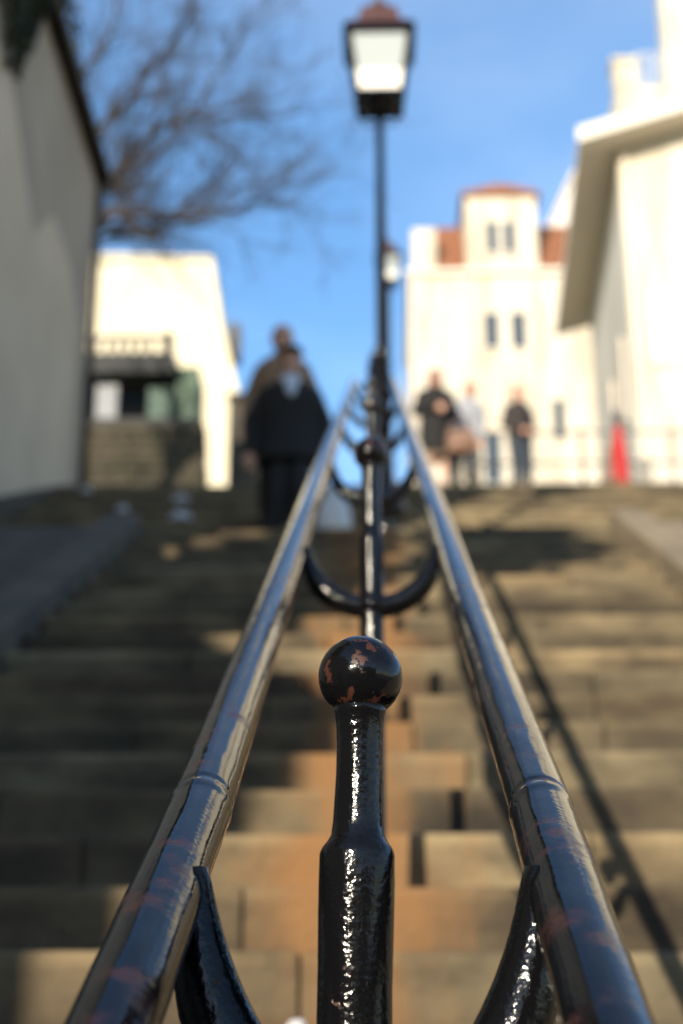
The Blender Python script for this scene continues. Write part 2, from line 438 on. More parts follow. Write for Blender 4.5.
# ------------------------------------------------------------------ street lamps
M_opal = mat('opal_glass', (.34,.37,.37), .18, var=.04, scale=3)
M_opal2 = mat('white_reflector', (.9,.88,.8), .15)
M_copper = mat('lamp_cap_copper', (.075,.032,.024), .45, var=.35, scale=9)
def street_lamp(x, y, gz, H, label, w0=.32, w1=.43):
    """H: height of the middle of the glass above the ground"""
    root = thing('street_lamp', label, 'street lamp', (x, y, gz), 'street lamps along the steps')
    b = bmesh.new()
    lathe(b, [(.17,0),(.17,.10),(.14,.13),(.14,.45),(.155,.47),(.155,.52),(.12,.56),(.085,.62),(.07,.9),(.085,.93),(.085,.97),(.055,1.02)], 24)
    obj('base', b, M_iron, root, True)
    b = bmesh.new()
    lathe(b, [(.05,1.0),(.046,1.6),(.06,1.62),(.06,1.67),(.044,1.7),(.038,2.6),(.036,2.69),(.030,H-.36)], 20)
    obj('pole', b, M_iron, root, True)
    b = bmesh.new()
    lathe(b, [(.03,H-.37),(.06,H-.35),(.10,H-.31),(.14,H-.275),(.15,H-.262)], 24)
    # four curved stays under the lantern
    for k in range(4):
        a = math.pi/4 + k*math.pi/2
        ca, sa = math.cos(a), math.sin(a)
        tube(b, [(ca*.03, sa*.03, H-.41), (ca*.11, sa*.11, H-.39), (ca*.17, sa*.17, H-.33), (ca*.205, sa*.205, H-.262)], .008, 8)
    obj('cradle', b, M_iron, root, True)
    z0, z1 = H-.255, H+.235
    f = bmesh.new()
    for sx, sy in ((-1,-1),(1,-1),(1,1),(-1,1)):
        tube(f, [(sx*w0/2, sy*w0/2, z0), (sx*w1/2, sy*w1/2, z1)], .014, 8)
    for w, z, t in ((w0, z0, .016), (w1, z1, .022)):
        for sx in (-1, 1):
            box(f, -w/2 - t, w/2 + t, sx*w/2 - t, sx*w/2 + t, z - t, z + t)
            box(f, sx*w/2 - t + .001, sx*w/2 + t - .001, -w/2 - t + .001, w/2 + t - .001, z - t + .001, z + t - .001)
    obj('lantern_frame', f, M_iron, root)
    g = bmesh.new(); frustum(g, (0,0), w0 - .004, w1 - .004, z0 + .17, z1 - .01)
    obj('glass', g, M_opal, root)
    g = bmesh.new(); frustum(g, (0,0), w0 - .012, w0 + .042, z0 + .004, z0 + .168)
    obj('reflector', g, M_opal2, root)
    r = bmesh.new()
    frustum(r, (0,0), w1 + .10, w1 - .02, z1 + .024, z1 + .10)
    frustum(r, (0,0), w1 - .10, w1 - .17, z1 + .10, z1 + .27)
    lathe(r, [(.10, z1+.27), (.12, z1+.30), (.07, z1+.36), (.03, z1+.38), (.035, z1+.42), (.002, z1+.47)], 16)
    obj('cap', r, M_copper, root)
    return root
p = at(379.5, 74, 10.0)
street_lamp(p.x, 10.0, zA, p.z - zA, 'nearer and larger black street lamp, four-sided opal lantern, standing on the landing behind the handrail')
p = at(388.5, 271, 27.0)
street_lamp(p.x, 27.0, hull(27), p.z - hull(27), 'smaller distant street lamp half hidden behind the pole of the near lamp')

# ------------------------------------------------------------------ houses
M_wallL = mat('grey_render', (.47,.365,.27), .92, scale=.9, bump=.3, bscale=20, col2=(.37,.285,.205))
M_wallL2 = mat('pale_lower_wall', (.70,.54,.38), .92, scale=1.3, bump=.3, bscale=20, col2=(.60,.455,.31))
M_white = mat('white_render', (.55,.515,.44), .85, scale=.8, bump=.15, bscale=12, col2=(.50,.46,.39))
for m_, dk in ((M_white, .86), (M_cream if 'M_cream' in globals() else M_white, .86)):
    nt = m_.node_tree; b_ = nt.nodes['Principled BSDF']; src_ = b_.inputs['Base Color'].links[0].from_socket
    g_ = nt.nodes.new('ShaderNodeNewGeometry'); p_ = nt.nodes.new('ShaderNodeMapping'); p_.inputs['Scale'].default_value = (1.3, 1.3, .22); nt.links.new(g_.outputs['Position'], p_.inputs[0])
    n_ = nt.nodes.new('ShaderNodeTexNoise'); n_.inputs['Scale'].default_value = 1.1; n_.inputs['Detail'].default_value = 6; nt.links.new(p_.outputs[0], n_.inputs['Vector'])
    r_ = nt.nodes.new('ShaderNodeValToRGB'); r_.color_ramp.elements[0].position = .34; r_.color_ramp.elements[1].position = .55; r_.color_ramp.elements[0].color = (.74,.70,.62,1); nt.links.new(n_.outputs[0], r_.inputs[0])
    x_ = nt.nodes.new('ShaderNodeMix'); x_.data_type = 'RGBA'; x_.blend_type = 'MULTIPLY'; x_.inputs[0].default_value = 1
    nt.links.new(src_, x_.inputs[6]); nt.links.new(r_.outputs[0], x_.inputs[7]); nt.links.new(x_.outputs[2], b_.inputs['Base Color'])
    break
M_white2 = mat('white_trim', (.62,.59,.52), .7, var=.05)
M_cream = mat('cream_plaster', (.62,.56,.42), .85, scale=.6, bump=.2, bscale=10, col2=(.56,.50,.36))
M_tile = mat('clay_tile', (.30,.12,.05), .8, scale=6, bump=.8, bscale=25, col2=(.10,.04,.022))
M_dark = mat('dark_zinc', (.05,.045,.04), .6, var=.3)
M_pane = mat('window_glass', (.03,.045,.06), .25)
M_shade = mat('soffit_paint', (.74,.64,.53), .8, var=.1)

# left house: its side wall runs along the ramp
lh = thing('left_house', 'tall grey rendered house with dark eave, its shaded wall running up along the left ramp', 'house', (0, 0, 0))
XL, Y0L, Y1L, ZE = -3.30, 2.2, 16.6, 11.6
bm = bmesh.new(); box(bm, -9, XL, Y0L, Y1L, -1, ZE)
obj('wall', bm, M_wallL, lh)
bm = bmesh.new()      # paler lower area with an uneven upper edge
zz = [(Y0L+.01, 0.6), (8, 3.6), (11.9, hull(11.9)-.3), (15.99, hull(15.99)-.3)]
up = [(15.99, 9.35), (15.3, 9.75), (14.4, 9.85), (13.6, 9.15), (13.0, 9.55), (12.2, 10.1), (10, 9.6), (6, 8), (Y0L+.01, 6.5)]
prism(bm, zz + up, XL - .01, XL + .012, axis='x'); obj('lower_wall', bm, M_wallL2, lh)
bm = bmesh.new()
prism(bm, [(XL + .10, ZE - .02), (XL + .14, ZE + .06), (-6.1, ZE + 2.2), (-9.2, ZE + .1), (-9.2, ZE)], Y0L - .2, Y1L + .1)
obj('roof', bm, M_dark, lh)
bm = bmesh.new()
tube(bm, [(XL + .15, Y0L - .2, ZE + .0), (XL + .15, Y1L + .1, ZE + .0)], .045, 12)
tube(bm, [(XL + .10, Y1L - .06, ZE), (XL + .06, Y1L - .06, ZE - .3), (XL + .06, Y1L - .06, hull(16) + .1)], .04, 10)
obj('gutter', bm, M_dark, lh, True)
for (wy, wz) in ((5.5, 6.6), (9.2, 8.2)):
    bm = bmesh.new(); box(bm, XL - .02, XL + .03, wy - .5, wy + .5, wz - .7, wz + .7); fr = obj('window', bm, M_white2, lh)
    bm = bmesh.new(); box(bm, XL, XL + .036, wy - .42, wy + .42, wz - .62, wz + .62); obj('pane', bm, M_pane, fr)

# ivy spilling over the left wall
bm = bmesh.new(); rnd = random.Random(3)
def leaf(bm, c, s, rnd):
    n = Vector((rnd.gauss(0,1), rnd.gauss(0,1), rnd.gauss(0,1))).normalized(); a = n.orthogonal().normalized(); b = n.cross(a)
    t = rnd.uniform(0, 6.28); a, b = a*math.cos(t)+b*math.sin(t), b*math.cos(t)-a*math.sin(t)
    bm.faces.new([bm.verts.new(c + a*s), bm.verts.new(c + b*s*.6 + n*s*.15), bm.verts.new(c - a*s*.8), bm.verts.new(c - b*s*.6 + n*s*.15)])
for i in range(3800):
    y = rnd.gauss(12.3, .7); f = rnd.random()**1.2
    zt = ZE + .2; drop = 2.6*max(.12, 1 - abs(y - 12.1)/1.3)*(.8 + .4*noise.noise(Vector((y*3, 0, 0))))
    c = Vector((XL + .05 + .3*(1-f)*rnd.random(), y, zt - f*drop))
    leaf(bm, c, rnd.uniform(.03, .06), rnd)
M_ivy = mat('ivy_leaf', (.05,.06,.025), .6, scale=3, col2=(.03,.035,.018))
obj('ivy', bm, M_ivy, label='dark ivy hanging over the top of the grey left house wall', cat='climbing plant')

def window(parent, x0, x1, y, z0, z1, mull=True, frame=M_white2, t=.05):
    """framed window on a wall whose face looks along -y"""
    bm = bmesh.new()
    box(bm, x0 - t, x0, y - .06, y + .02, z0 - t, z1 + t); box(bm, x1, x1 + t, y - .06, y + .02, z0 - t, z1 + t)
    box(bm, x0, x1, y - .059, y + .02, z1, z1 + t - .001); box(bm, x0 - t*1.5, x1 + t*1.5, y - .12, y + .02, z0 - t*1.4, z0 - .0)
    if mull: box(bm, x0, x1, y - .04, y + .01, (z0+z1)/2 - .02, (z0+z1)/2 + .02)
    fr = obj('window', bm, frame, parent)
    bm = bmesh.new(); box(bm, x0, x1, y - .02, y + .02, z0, z1); obj('pane', bm, M_pane, fr)

# white house with dormer, up the hill
YW = 60.0
wh = thing('white_house', 'sunlit white house with orange tiled roof and a square white dormer with two narrow windows', 'house')
def P(px, py, Y=YW): return at(px, py, Y)
x0 = P(411, 400).x; x1 = P(612, 400).x; zt = P(480, 275).z; zg = hull(YW) - 2
bm = bmesh.new(); box(bm, x0, x1, YW, YW + 9, zg, zt)
obj('wall', bm, M_white, wh)
bm = bmesh.new(); box(bm, x0 - .15, x1 + .1, YW - .22, YW + 9.1, zt, zt + .22, .03); obj('cornice', bm, M_white2, wh)
zr_ = P(480, 226, YW + 2.5).z
bm = bmesh.new()
xa = P(437, 262).x
prism(bm, [(YW - .05, zt + .2), (YW + 2.6, zr_), (YW + 6.4, zr_), (YW + 9, zt + .2)], xa, x1, axis='x'); rf = obj('roof', bm, M_tile, wh)
bm = bmesh.new(); a, b = P(412, 0).x, P(437, 0).x
a, b = P(412, 240).x, P(436, 240).x
box(bm, a, b, YW + .05, YW + 8.9, zt + .2, P(420, 228, YW).z, .03)
box(bm, a + .25, b - .1, YW + 1.2, YW + 2.2, P(420, 230).z, P(420, 214).z, .03); obj('chimney', bm, M_white, rf)
a, b = P(466, 230).x, P(537, 230).x; zd = P(500, 199, YW+.3).z
bm = bmesh.new(); box(bm, a, b, YW + .1, YW + 5, zt + .225, zd); dm = obj('dormer', bm, M_white, wh)
bm = bmesh.new(); box(bm, a - .2, b + .2, YW - .12, YW + 5.1, zd, zd + .14, .02)
prism(bm, [(a - .15, zd + .14), (b + .15, zd + .14), ((a+b)/2 + .3, zd + .5), ((a+b)/2 - .3, zd + .5)], YW - .1, YW + 5); obj('dormer_roof', bm, M_tile, dm)
def pw(px0, px1, py0, py1, y, parent, mull=False):
    A = P((px0+px1)/2, py1, y); B = P((px0+px1)/2, py0, y)
    X0 = P(px0 - 2.6, (py0+py1)/2, y).x; X1 = P(px1 + 2.6, (py0+py1)/2, y).x
    window(parent, X0, X1, y, A.z, B.z, mull)
pw(489, 495, 222, 254, YW + .1, dm); pw(506, 512, 222, 254, YW + .1, dm)
pw(487, 496, 313, 349, YW, wh); pw(514, 523, 313, 349, YW, wh)
pw(487, 499, 433, 484, YW, wh)
pw(556, 562, 400, 440, YW, wh)
bm = bmesh.new(); tube(bm, [(x0 + .12, YW - .1, zt), (x0 + .12, YW - .1, zg)], .08, 10); obj('drainpipe', bm, M_shade, wh, True)

# right house: gabled end to us, its long wall and deep eave along the street
def line_pt(px, py, z):
    d = R3 @ Vector(((px - 341.5)/F, -(py - 512)/F, -1)); t = (z - EYE.z)/d.z
    return EYE + d*t
rh = thing('right_house', 'big white gabled house with deep shaded eave, at the right above the terrace', 'house')
A = at(579, 131, 30.9); zE = A.z
B = line_pt(556, 322, zE)
dirv = Vector((B.x - A.x, B.y - A.y, 0)); LL = dirv.length; ang = math.atan2(dirv.y, dirv.x) - math.pi/2
MR = Matrix.Translation((A.x, A.y, 0)) @ Matrix.Rotation(ang, 4, 'Z')     # local: +y along eave, +x into the house
ovh, WD = .95, 9.0
base = hull(30) - 3
bm = bmesh.new()
ridge = .30*(WD/2 + ovh)
prism(bm, [(ovh, base), (ovh, zE + .30*ovh - .12), (ovh + WD/2, zE + ridge - .12), (ovh + WD, zE + .30*ovh - .12), (ovh + WD, base)], .9, LL + .0, M=MR)
wR = obj('wall', bm, M_white, rh)
bm = bmesh.new()
prism(bm, [(0, zE), (ovh + WD/2, zE + ridge), (WD + 2*ovh, zE), (WD + 2*ovh, zE - .2), (ovh + WD/2, zE + ridge - .2), (0, zE - .2)], .03, LL + .5, M=MR)
obj('roof', bm, M_shade, rh)
bm = bmesh.new()
prism(bm, [(-.04, zE + .075), (ovh + WD/2, zE + ridge + .06), (WD + 2*ovh, zE + .05), (WD + 2*ovh, zE - .28), (ovh + WD/2, zE + ridge - .28), (-.04, zE - .28)], -.04, .028, M=MR)
obj('fascia', bm, M_white2, rh)
def rwin(u, z0, z1, w, on_side):
    bm = bmesh.new()
    if on_side: box(bm, ovh - .05, ovh + .02, u - w/2, u + w/2, z0, z1, M=MR)
    else: box(bm, u - w/2, u + w/2, .84, .92, z0, z1, M=MR)
    fr = obj('window', bm, M_shade, rh)
    bm = bmesh.new()
    if on_side: box(bm, ovh - .06, ovh, u - w/2 + .1, u + w/2 - .1, z0 + .1, z1 - .1, M=MR)
    else: box(bm, u - w/2 + .07, u + w/2 - .07, .83, .9, z0 + .1, z1 - .1, M=MR)
    obj('pane', bm, M_pane, fr)
g30 = hull(32)
rwin(2.6, g30 + 2.6, g30 + 4.6, .5, True)
rwin(5.2, g30 + 3.0, g30 + 4.6, .9, True)
q = MR.inverted() @ at(662, 335, 31.8); rwin(q.x + 2.6, q.z - .75, q.z + .95, .9, False)
for sx in (-1, 1):
    bm = bmesh.new(); box(bm, q.x + sx*.13 - .12, q.x + sx*.13 + .12, .80, .86, q.z - .78, q.z + .98, .01, M=MR)
    obj('shutter', bm, M_shade, rh)
bm = bmesh.new(); tube(bm, [MR @ Vector((ovh + .12, .84, zE - .1)), MR @ Vector((ovh + .12, .84, base + 2))], .06, 10); obj('drainpipe', bm, M_shade, rh, True)

# terraced white block behind, with pillar and railing
tb = thing('terraced_building', 'bright white building behind the gabled house, roof terrace with square pillar, railing and tall block', 'building')
YT = 46.0
bm = bmesh.new(); a = P(617, 100, YT).x
box(bm, a, a + 14, YT, YT + 3, hull(46) - 2, P(640, 86, YT).z)
obj('wall', bm, M_white, tb)
bm = bmesh.new(); b = P(643, 80, YT).x; box(bm, a - .03, a + .75, YT - .03, YT + .7, P(640, 86, YT).z, P(620, 63, YT).z, .02)
box(bm, a - .1, a + .82, YT - .1, YT + .77, P(620, 63, YT).z, P(620, 58, YT).z, .02); obj('pillar', bm, M_white, tb)
bm = bmesh.new(); c = P(667, 50, YT).x
box(bm, c, c + 6, YT + .3, YT + 1.2, P(640, 86, YT).z, P(660, -60, YT).z); obj('upper_storey', bm, M_white, tb)
bm = bmesh.new(); z0, z1 = P(650, 86, YT).z, P(650, 50, YT).z
for f in (0, .5, 1): tube(bm, [(a + .8, YT + .2, z0 + (z1-z0)*(.3+.7*f)), (c, YT + .2, z0 + (z1-z0)*(.3+.7*f))], .025, 6)
for k in range(6): x = a + .85 + (c - a - .9)*k/5; tube(bm, [(x, YT+.2, z0), (x, YT+.2, z1)], .02, 6)
obj('railing', bm, M_white2, tb)

# grey gable between the two white houses
gg = thing('grey_gabled_house', 'pale grey steep gable peeping out between the white house and the big gabled house', 'house')
bm = bmesh.new(); YG = 66
pts = [(540, 300), (541, 245), (572, 178), (600, 150), (640, 180), (640, 300)]
poly = [(P(px, py, YG).x, P(px, py, YG).z) for px, py in pts]
poly = [(poly[0][0], hull(66) - 2)] + poly[1:-1] + [(poly[-1][0], hull(66) - 2)]
prism(bm, poly, YG, YG + 8); obj('wall', bm, mat('pale_grey_render', (.6,.58,.55), .9, var=.12), gg)
bm = bmesh.new(); q = poly[1:4]
prism(bm, q + [(a_, b_ + .25) for a_, b_ in reversed(q)], YG - .2, YG + 8.2); obj('roof', bm, M_shade, gg)

# cream building on the left beyond the kiosk
cb = thing('cream_building', 'sunlit cream building with plain steep-sided gable wall, behind the dark kiosk on the left', 'building')
YB = 50
poly = [(P(px, py, YB).x, P(px, py, YB).z) for px, py in [(20, 256), (211, 261), (221, 330), (239, 405)]]
poly = [(poly[0][0], hull(50) - 2)] + poly + [(P(236, 480, YB).x, hull(50) - 2)]
bm = bmesh.new(); prism(bm, poly, YB, YB + 7); obj('wall', bm, M_cream, cb)
bm = bmesh.new(); q = poly[1:5]
prism(bm, q + [(a_ + .06, b_ + .14) for a_, b_ in reversed(q)], YB - .1, YB + 7.1); obj('roof', bm, M_cream, cb)
bm = bmesh.new(); A = P(228, 350, YB); B = P(228, 316, YB)
box(bm, A.x - .02, A.x + .35, YB + .5, YB + 1.3, A.z, B.z, .02); obj('chimney', bm, M_dark, cb)

# dark low wall and gate right of it
bm = bmesh.new(); A = P(228, 398, 30); B = P(262, 398, 30)
box(bm, P(228, 440, 30).x, P(272, 440, 30).x, 30, 30.4, hull(30) - .5, A.z, .03)
box(bm, P(226, 440, 30).x, P(274, 440, 30).x, 29.95, 30.45, A.z, A.z + .1, .02)
obj('garden_wall', bm, mat('dark_stone', (.07,.06,.045), .9, var=.5, scale=3, bump=.5), label='dark garden wall behind the man in the black coat, beside the cream building', cat='wall')

# rubble wall with the kiosk behind it
YK = 26.6
M_rub = mat('rubble_stone', (.065,.052,.034), .95, scale=2.2, bump=1, bscale=6, col2=(.02,.02,.012))
bm = bmesh.new(); rnd = random.Random(11)
xa, xb = P(60, 450, YK).x, P(204, 450, YK).x; zg, zw = hull(YK) - .6, P(140, 428, YK).z
box(bm, xa, xb - .06, YK + .06, YK + .5, zg, zw - .04)
z = zg
while z < zw:
    h = rnd.uniform(.14, .22); x = xa
    lim = xb + .12*(1 - (z - zg)/(zw - zg))
    while x < lim:
        w = rnd.uniform(.2, .42); e = min(x + w, lim)
        if e - x > .08: box(bm, x + .008, e - .008, YK + rnd.uniform(-.03, .02), YK + .45, z + .006, z + h - .006, .02)
        x = e
    z += h
obj('rubble_wall', bm, M_rub, label='low brown rubble stone wall under the dark kiosk at the top left', cat='wall')

ki = thing('kiosk', 'dark green and black kiosk with baluster roof rail, before the cream building', 'kiosk')
M_green = mat('green_paint', (.03,.09,.04), .5, var=.4)
M_kdark = mat('kiosk_dark', (.02,.022,.022), .7, var=.3)
M_paper = mat('poster_paper', (.26,.27,.29), .8, var=.2, scale=9)
YQ = 27.4
def kb(name, px0, px1, py0, py1, m, d=.1, y=YQ, bev=.01):
    bm = bmesh.new()
    box(bm, P(px0, (py0+py1)/2, y).x, P(px1, (py0+py1)/2, y).x, y, y + d, P(px0, py1, y).z, P(px0, py0, y).z, bev)
    return obj(name, bm, m, ki)
kb('back_wall', 70, 198, 372, 440, M_kdark, .1, YQ + 1.2)
kb('counter', 66, 198, 418, 440, M_kdark, .7, YQ - .1)
kb('awning', 60, 176, 356, 373, M_kdark, 1.1, YQ - .3, .03)
kb('side_panel', 176, 198, 367, 424, M_green, 1.0, YQ)
kb('side_panel', 60, 76, 373, 418, M_green, .1, YQ)
kb('poster', 96, 117, 385, 420, M_paper, .02, YQ - .05)
kb('poster', 148, 170, 388, 420, mat('green_poster', (.08,.13,.1), .7, var=.4, scale=8), .02, YQ - .06)
bm = bmesh.new()
z0, z1 = P(100, 356, YQ).z, P(100, 336, YQ).z
a, b = P(60, 345, YQ).x, P(172, 345, YQ).x
box(bm, a, b, YQ, YQ + .08, z1 - .06, z1, .01); box(bm, a, b, YQ, YQ + .08, z0 + .003, z0 + .07, .01)
box(bm, P(163, 345, YQ).x, P(173, 345, YQ).x, YQ - .02, YQ + .1, z0 + .002, z1 + .05, .01)
for px in (70, 82, 95, 107, 118, 129, 140, 151):
    x = P(px, 345, YQ).x; tube(bm, [(x, YQ + .04, z0 + .05), (x, YQ + .04, z1 - .05)], [.045, .045], 10)
obj('balustrade', bm, M_kdark, ki)

# ------------------------------------------------------------------ bare trees
M_bark = mat('bark', (.05,.041,.036), .9, scale=8, bump=.6, col2=(.028,.022,.02))
def bare_tree(root_pt, fork, limbs, seed, label, dens=1.0, lvl=3):
    rnd = random.Random(seed)
    t = thing('bare_tree', label, 'tree', root_pt)
    off = Vector(root_pt)
    tr = bmesh.new(); br = bmesh.new(); tw = bmesh.new()
    pts = [off*0, (fork - off)*.5 + Vector((.12, 0, 0)), fork - off]
    tube(tr, [pts[0] + Vector((0,0,-.3)), pts[0], pts[1], pts[2]], [.3, .24, .19, .16], 14)
    obj('trunk', tr, M_bark, t, True)
    def grow(p, d, L, r, lev):
        n = 5; pp = [p]; rr = [r]; dd = d.copy()
        for i in range(n):
            dd = (dd + Vector((rnd.gauss(0,.16), rnd.gauss(0,.16), rnd.gauss(.03,.13)))).normalized()
            pp.append(pp[-1] + dd*L/n); rr.append(max(.0035, r*(1 - .8*(i+1)/n)))
        tube(br if r > .02 else tw, pp, rr, 5 if r > .015 else 4, cap=False)
        if lev > 0:
            k = int(rnd.uniform(3, 6)*dens)
            for i in range(k):
                f = rnd.uniform(.15, 1)*n; i0 = min(int(f), n-1); q = pp[i0].lerp(pp[i0+1], f - i0)
                base = (pp[i0+1] - pp[i0]).normalized()
                s = Vector((rnd.gauss(0,1), rnd.gauss(0,1), rnd.gauss(.15,1))).normalized()
                nd = (base + s*.75).normalized()
                grow(q, nd, L*rnd.uniform(.42, .66), max(.004, rr[i0]*.6), lev-1)
    for pl, r in limbs:
        P0 = [fork - off] + [Vector(q) - off for q in pl]
        # smooth
        Q = []
        for i in range(len(P0)-1):
            for k in range(5):
                f = k/5; q = P0[i].lerp(P0[i+1], f)
                q += Vector((rnd.gauss(0,.025), rnd.gauss(0,.04), rnd.gauss(0,.025))) if (i or k) else Vector()
                Q.append(q)
        Q.append(P0[-1])
        R = [max(.01, r*(1 - .82*i/(len(Q)-1))) for i in range(len(Q))]
        tube(br, Q, R, 8, cap=False)
        for i in range(2, len(Q)-1):
            for _ in range(max(1, int(round(1.6*dens*rnd.uniform(.5, 1.5))))):
                base = (Q[i+1] - Q[i]).normalized()
                s = Vector((rnd.gauss(.25,1), rnd.gauss(0,1), rnd.gauss(.1,1))).normalized()
                grow(Q[i], (base*1.0 + s*.8).normalized(), rnd.uniform(.8, 1.9), R[i]*.45, lvl-1)
    obj('branch', br, M_bark, t, True); obj('twigs', tw, M_bark, t, False)
    return t
YR = 22.0
fork = at(30, 300, YR)
base = Vector((fork.x - .5, YR, hull(YR)))
def L_(*pts):
    return [at(px, py, YR + dy) for px, py, dy in pts]
limbs = [
    (L_((75, 222, -.3), (125, 212, -.6), (190, 218, -.5), (250, 205, -.2), (300, 205, 0)), .085),
    (L_((85, 205, .2), (120, 165, .5), (165, 122, .6), (225, 118, .8), (300, 112, 1.0)), .10),
    (L_((70, 200, .5), (105, 120, .9), (150, 75, 1.0), (190, 15, 1.3), (200, -40, 1.4)), .09),
    (L_((60, 190, 0), (80, 90, -.4), (115, 20, -.5), (130, -60, -.6)), .08),
    (L_((100, 180, -.2), (160, 150, -1), (220, 70, -1.2), (265, 20, -1.4)), .05),
    (L_((90, 240, 1), (150, 232, 1.2), (200, 190, 1.5), (245, 150, 1.8)), .07),
    (L_((20, 180, 0), (0, 60, .3), (-40, -60, .5)), .07),
]
bare_tree(base, fork, limbs, 5, 'leafless tree with spreading twiggy branches against blue sky, growing behind the grey left house')


# ------------------------------------------------------------------ tree, annex and houses added out of view for shade and reflections
def added_leafy_tree(x, y, r, h, n, seed, label, sx=1.0):
    rnd = random.Random(seed); g = hull(y) + .02
    t = thing('added_evergreen_tree', label, 'tree', (x, y, g))
    b = bmesh.new(); tube(b, [(0,0,-.1), (.03,0,h*.45), (0,.04,h)], [.09,.07,.03], 10)
    for k in range(9):
        a = k*2.4; tube(b, [(0,0,h*.5 + k*.1), (math.cos(a)*r*.4, math.sin(a)*r*.4, h*.65 + k*.1), (math.cos(a)*r*.8, math.sin(a)*r*.8, h*.8 + k*.12)], [.03,.018,.008], 6)
    obj('trunk', b, M_bark, t, True)
    b = bmesh.new(); cl = [(Vector((rnd.gauss(0,.45)*sx, rnd.gauss(0,.45), rnd.gauss(0,.4)))*r, rnd.uniform(.25,.5)*r) for _ in range(14)]
    for i in range(n):
        c, q = rnd.choice(cl); d = Vector((rnd.gauss(0,1), rnd.gauss(0,1), rnd.gauss(0,1))).normalized()*q*rnd.random()**.4
        leaf(b, c + d + Vector((0,0,h)), rnd.uniform(.04,.08), rnd)
    obj('added_crown', b, mat('added_evergreen_leaf', (.06,.09,.035), .5, scale=2, col2=(.035,.055,.02)), t)
added_leafy_tree(-2.75, 1.9, 1.1, 4.7, 24000, 2, 'dense evergreen tree out of view on the left ramp, added to shade the upper left steps')  # crown added out of view to shade the left flight
lw = thing('added_low_house', 'low flat-roofed grey annex out of view below the grey left house, added to shade the lower left steps', 'house')
b = bmesh.new(); box(b, -9, -3.32, -4.4, 2.15, -3, 4.9); obj('wall', b, M_wallL, lw)  # annex added out of view, its roofline shaped to shade the lower left steps
b = bmesh.new(); box(b, -9.05, -3.24, -4.48, 2.17, 4.902, 5.02, .01); obj('roof', b, M_dark, lw)
b = bmesh.new(); box(b, -3.34, -3.28, -1.4, -.4, hull(-1.4) + .05, 1.75); d = obj('added_door', b, M_green, lw)
def unseen_back_house(x0, x1, y0, y1, top, label, m):  # houses added behind the camera to darken reflections in the iron
    h = thing('added_back_house', label, 'house')
    b = bmesh.new(); box(b, x0, x1, y0, y1, -3, top); obj('wall', b, m, h)
    b = bmesh.new(); prism(b, [(y0 - .3, top), ((y0+y1)/2, top + 1.6), (y1 + .3, top)], x0 - .2, x1 + .2, axis='x'); obj('roof', b, M_tile, h)
    x = x0 + 1.2
    while x < x1 - 1:
        for z in (-1.0, 2.0):
            b = bmesh.new(); box(b, x, x + .9, y1 - .02, y1 + .05, z, z + 1.5); f = obj('window', b, M_white2, h)
            b = bmesh.new(); box(b, x + .08, x + .82, y1, y1 + .06, z + .08, z + 1.42); obj('pane', b, M_pane, f)
        x += 2.3
M_bh = mat('added_brown_render', (.3,.24,.17), .9, var=.2)
unseen_back_house(-14, 0.5, -24, -15, 4.2, 'unseen brown rendered house behind the viewpoint, added to darken reflections, left of the two', M_bh)
unseen_back_house(1.5, 15, -25, -14, 5.5, 'unseen brown rendered house behind the viewpoint, added to darken reflections, right of the two', M_bh)

# ------------------------------------------------------------------ terrace furniture
M_grey = mat('galvanised_rail', (.10,.09,.08), .5, var=.15)
yg = 21.4; gz = hull(yg)
gr = thing('guard_rail', 'thin pale metal guard rail with two bars along the right edge of the terrace', 'railing', (0, yg, 0))
xa, xb = at(478, 450, yg).x, 8.8
for z in (at(600, 432, yg).z, at(600, 463, yg).z):
    b = bmesh.new(); tube(b, [(xa, 0, z), (xb, 0, z)], .02, 10); obj('bar', b, M_grey, gr, True)
k = 0
for px in (479, 582, 672, 762):
    x = at(px, 450, yg).x; b = bmesh.new(); tube(b, [(x, 0, gz - .05), (x, 0, at(600, 431, yg).z + .02)], .028, 10); obj('post', b, M_grey, gr, True)
# bollard
b = bmesh.new(); x = at(645, 470, 21.0).x
lathe(b, [(.11,0),(.11,.06),(.085,.09),(.085,.6),(.095,.62),(.095,.66),(.08,.7),(.05,.745),(.001,.76)], 20, c=(x, 21.0, hull(21.0)))
obj('bollard', b, mat('bollard_paint', (.25,.24,.21), .6, var=.2), smooth=True, label='short grey round-topped bollard on the right side of the terrace', cat='bollard')
# closed red parasol
x = at(620, 460, 21.0).x; g = hull(21.0)
ps = thing('closed_parasol', 'closed red parasol standing upright beside the wooden easel on the terrace', 'parasol', (x, 21.0, g))
b = bmesh.new(); t = bmesh.new()
nf = 10; prof = [(.08,.12),(.11,.2),(.10,.45),(.09,.7),(.07,1.0),(.035,1.25)]
rings = []
for r_, z in prof: rings.append([b.verts.new((math.cos(2*math.pi*k/40)*r_*(1+.22*math.cos(nf*2*math.pi*k/40)), math.sin(2*math.pi*k/40)*r_*(1+.22*math.cos(nf*2*math.pi*k/40)), z)) for k in range(40)])
for p_, q_ in zip(rings, rings[1:]):
    for k in range(40): b.faces.new([p_[k], p_[(k+1)%40], q_[(k+1)%40], q_[k]])
b.faces.new(rings[0]); b.faces.new(rings[-1])
obj('canopy', b, mat('red_canvas', (.42,.012,.018), .8, var=.25), ps, True)
b = bmesh.new(); tube(b, [(0,0,0.02),(0,0,1.45)], .02, 10); lathe(b, [(.18,0),(.18,.05),(.03,.07)], 20); obj('pole', b, M_dark, ps, True)
b = bmesh.new(); lathe(b, [(.05,1.24),(.055,1.3),(.05,1.42),(.02,1.5)], 16); obj('tip', b, M_dark, ps, True)
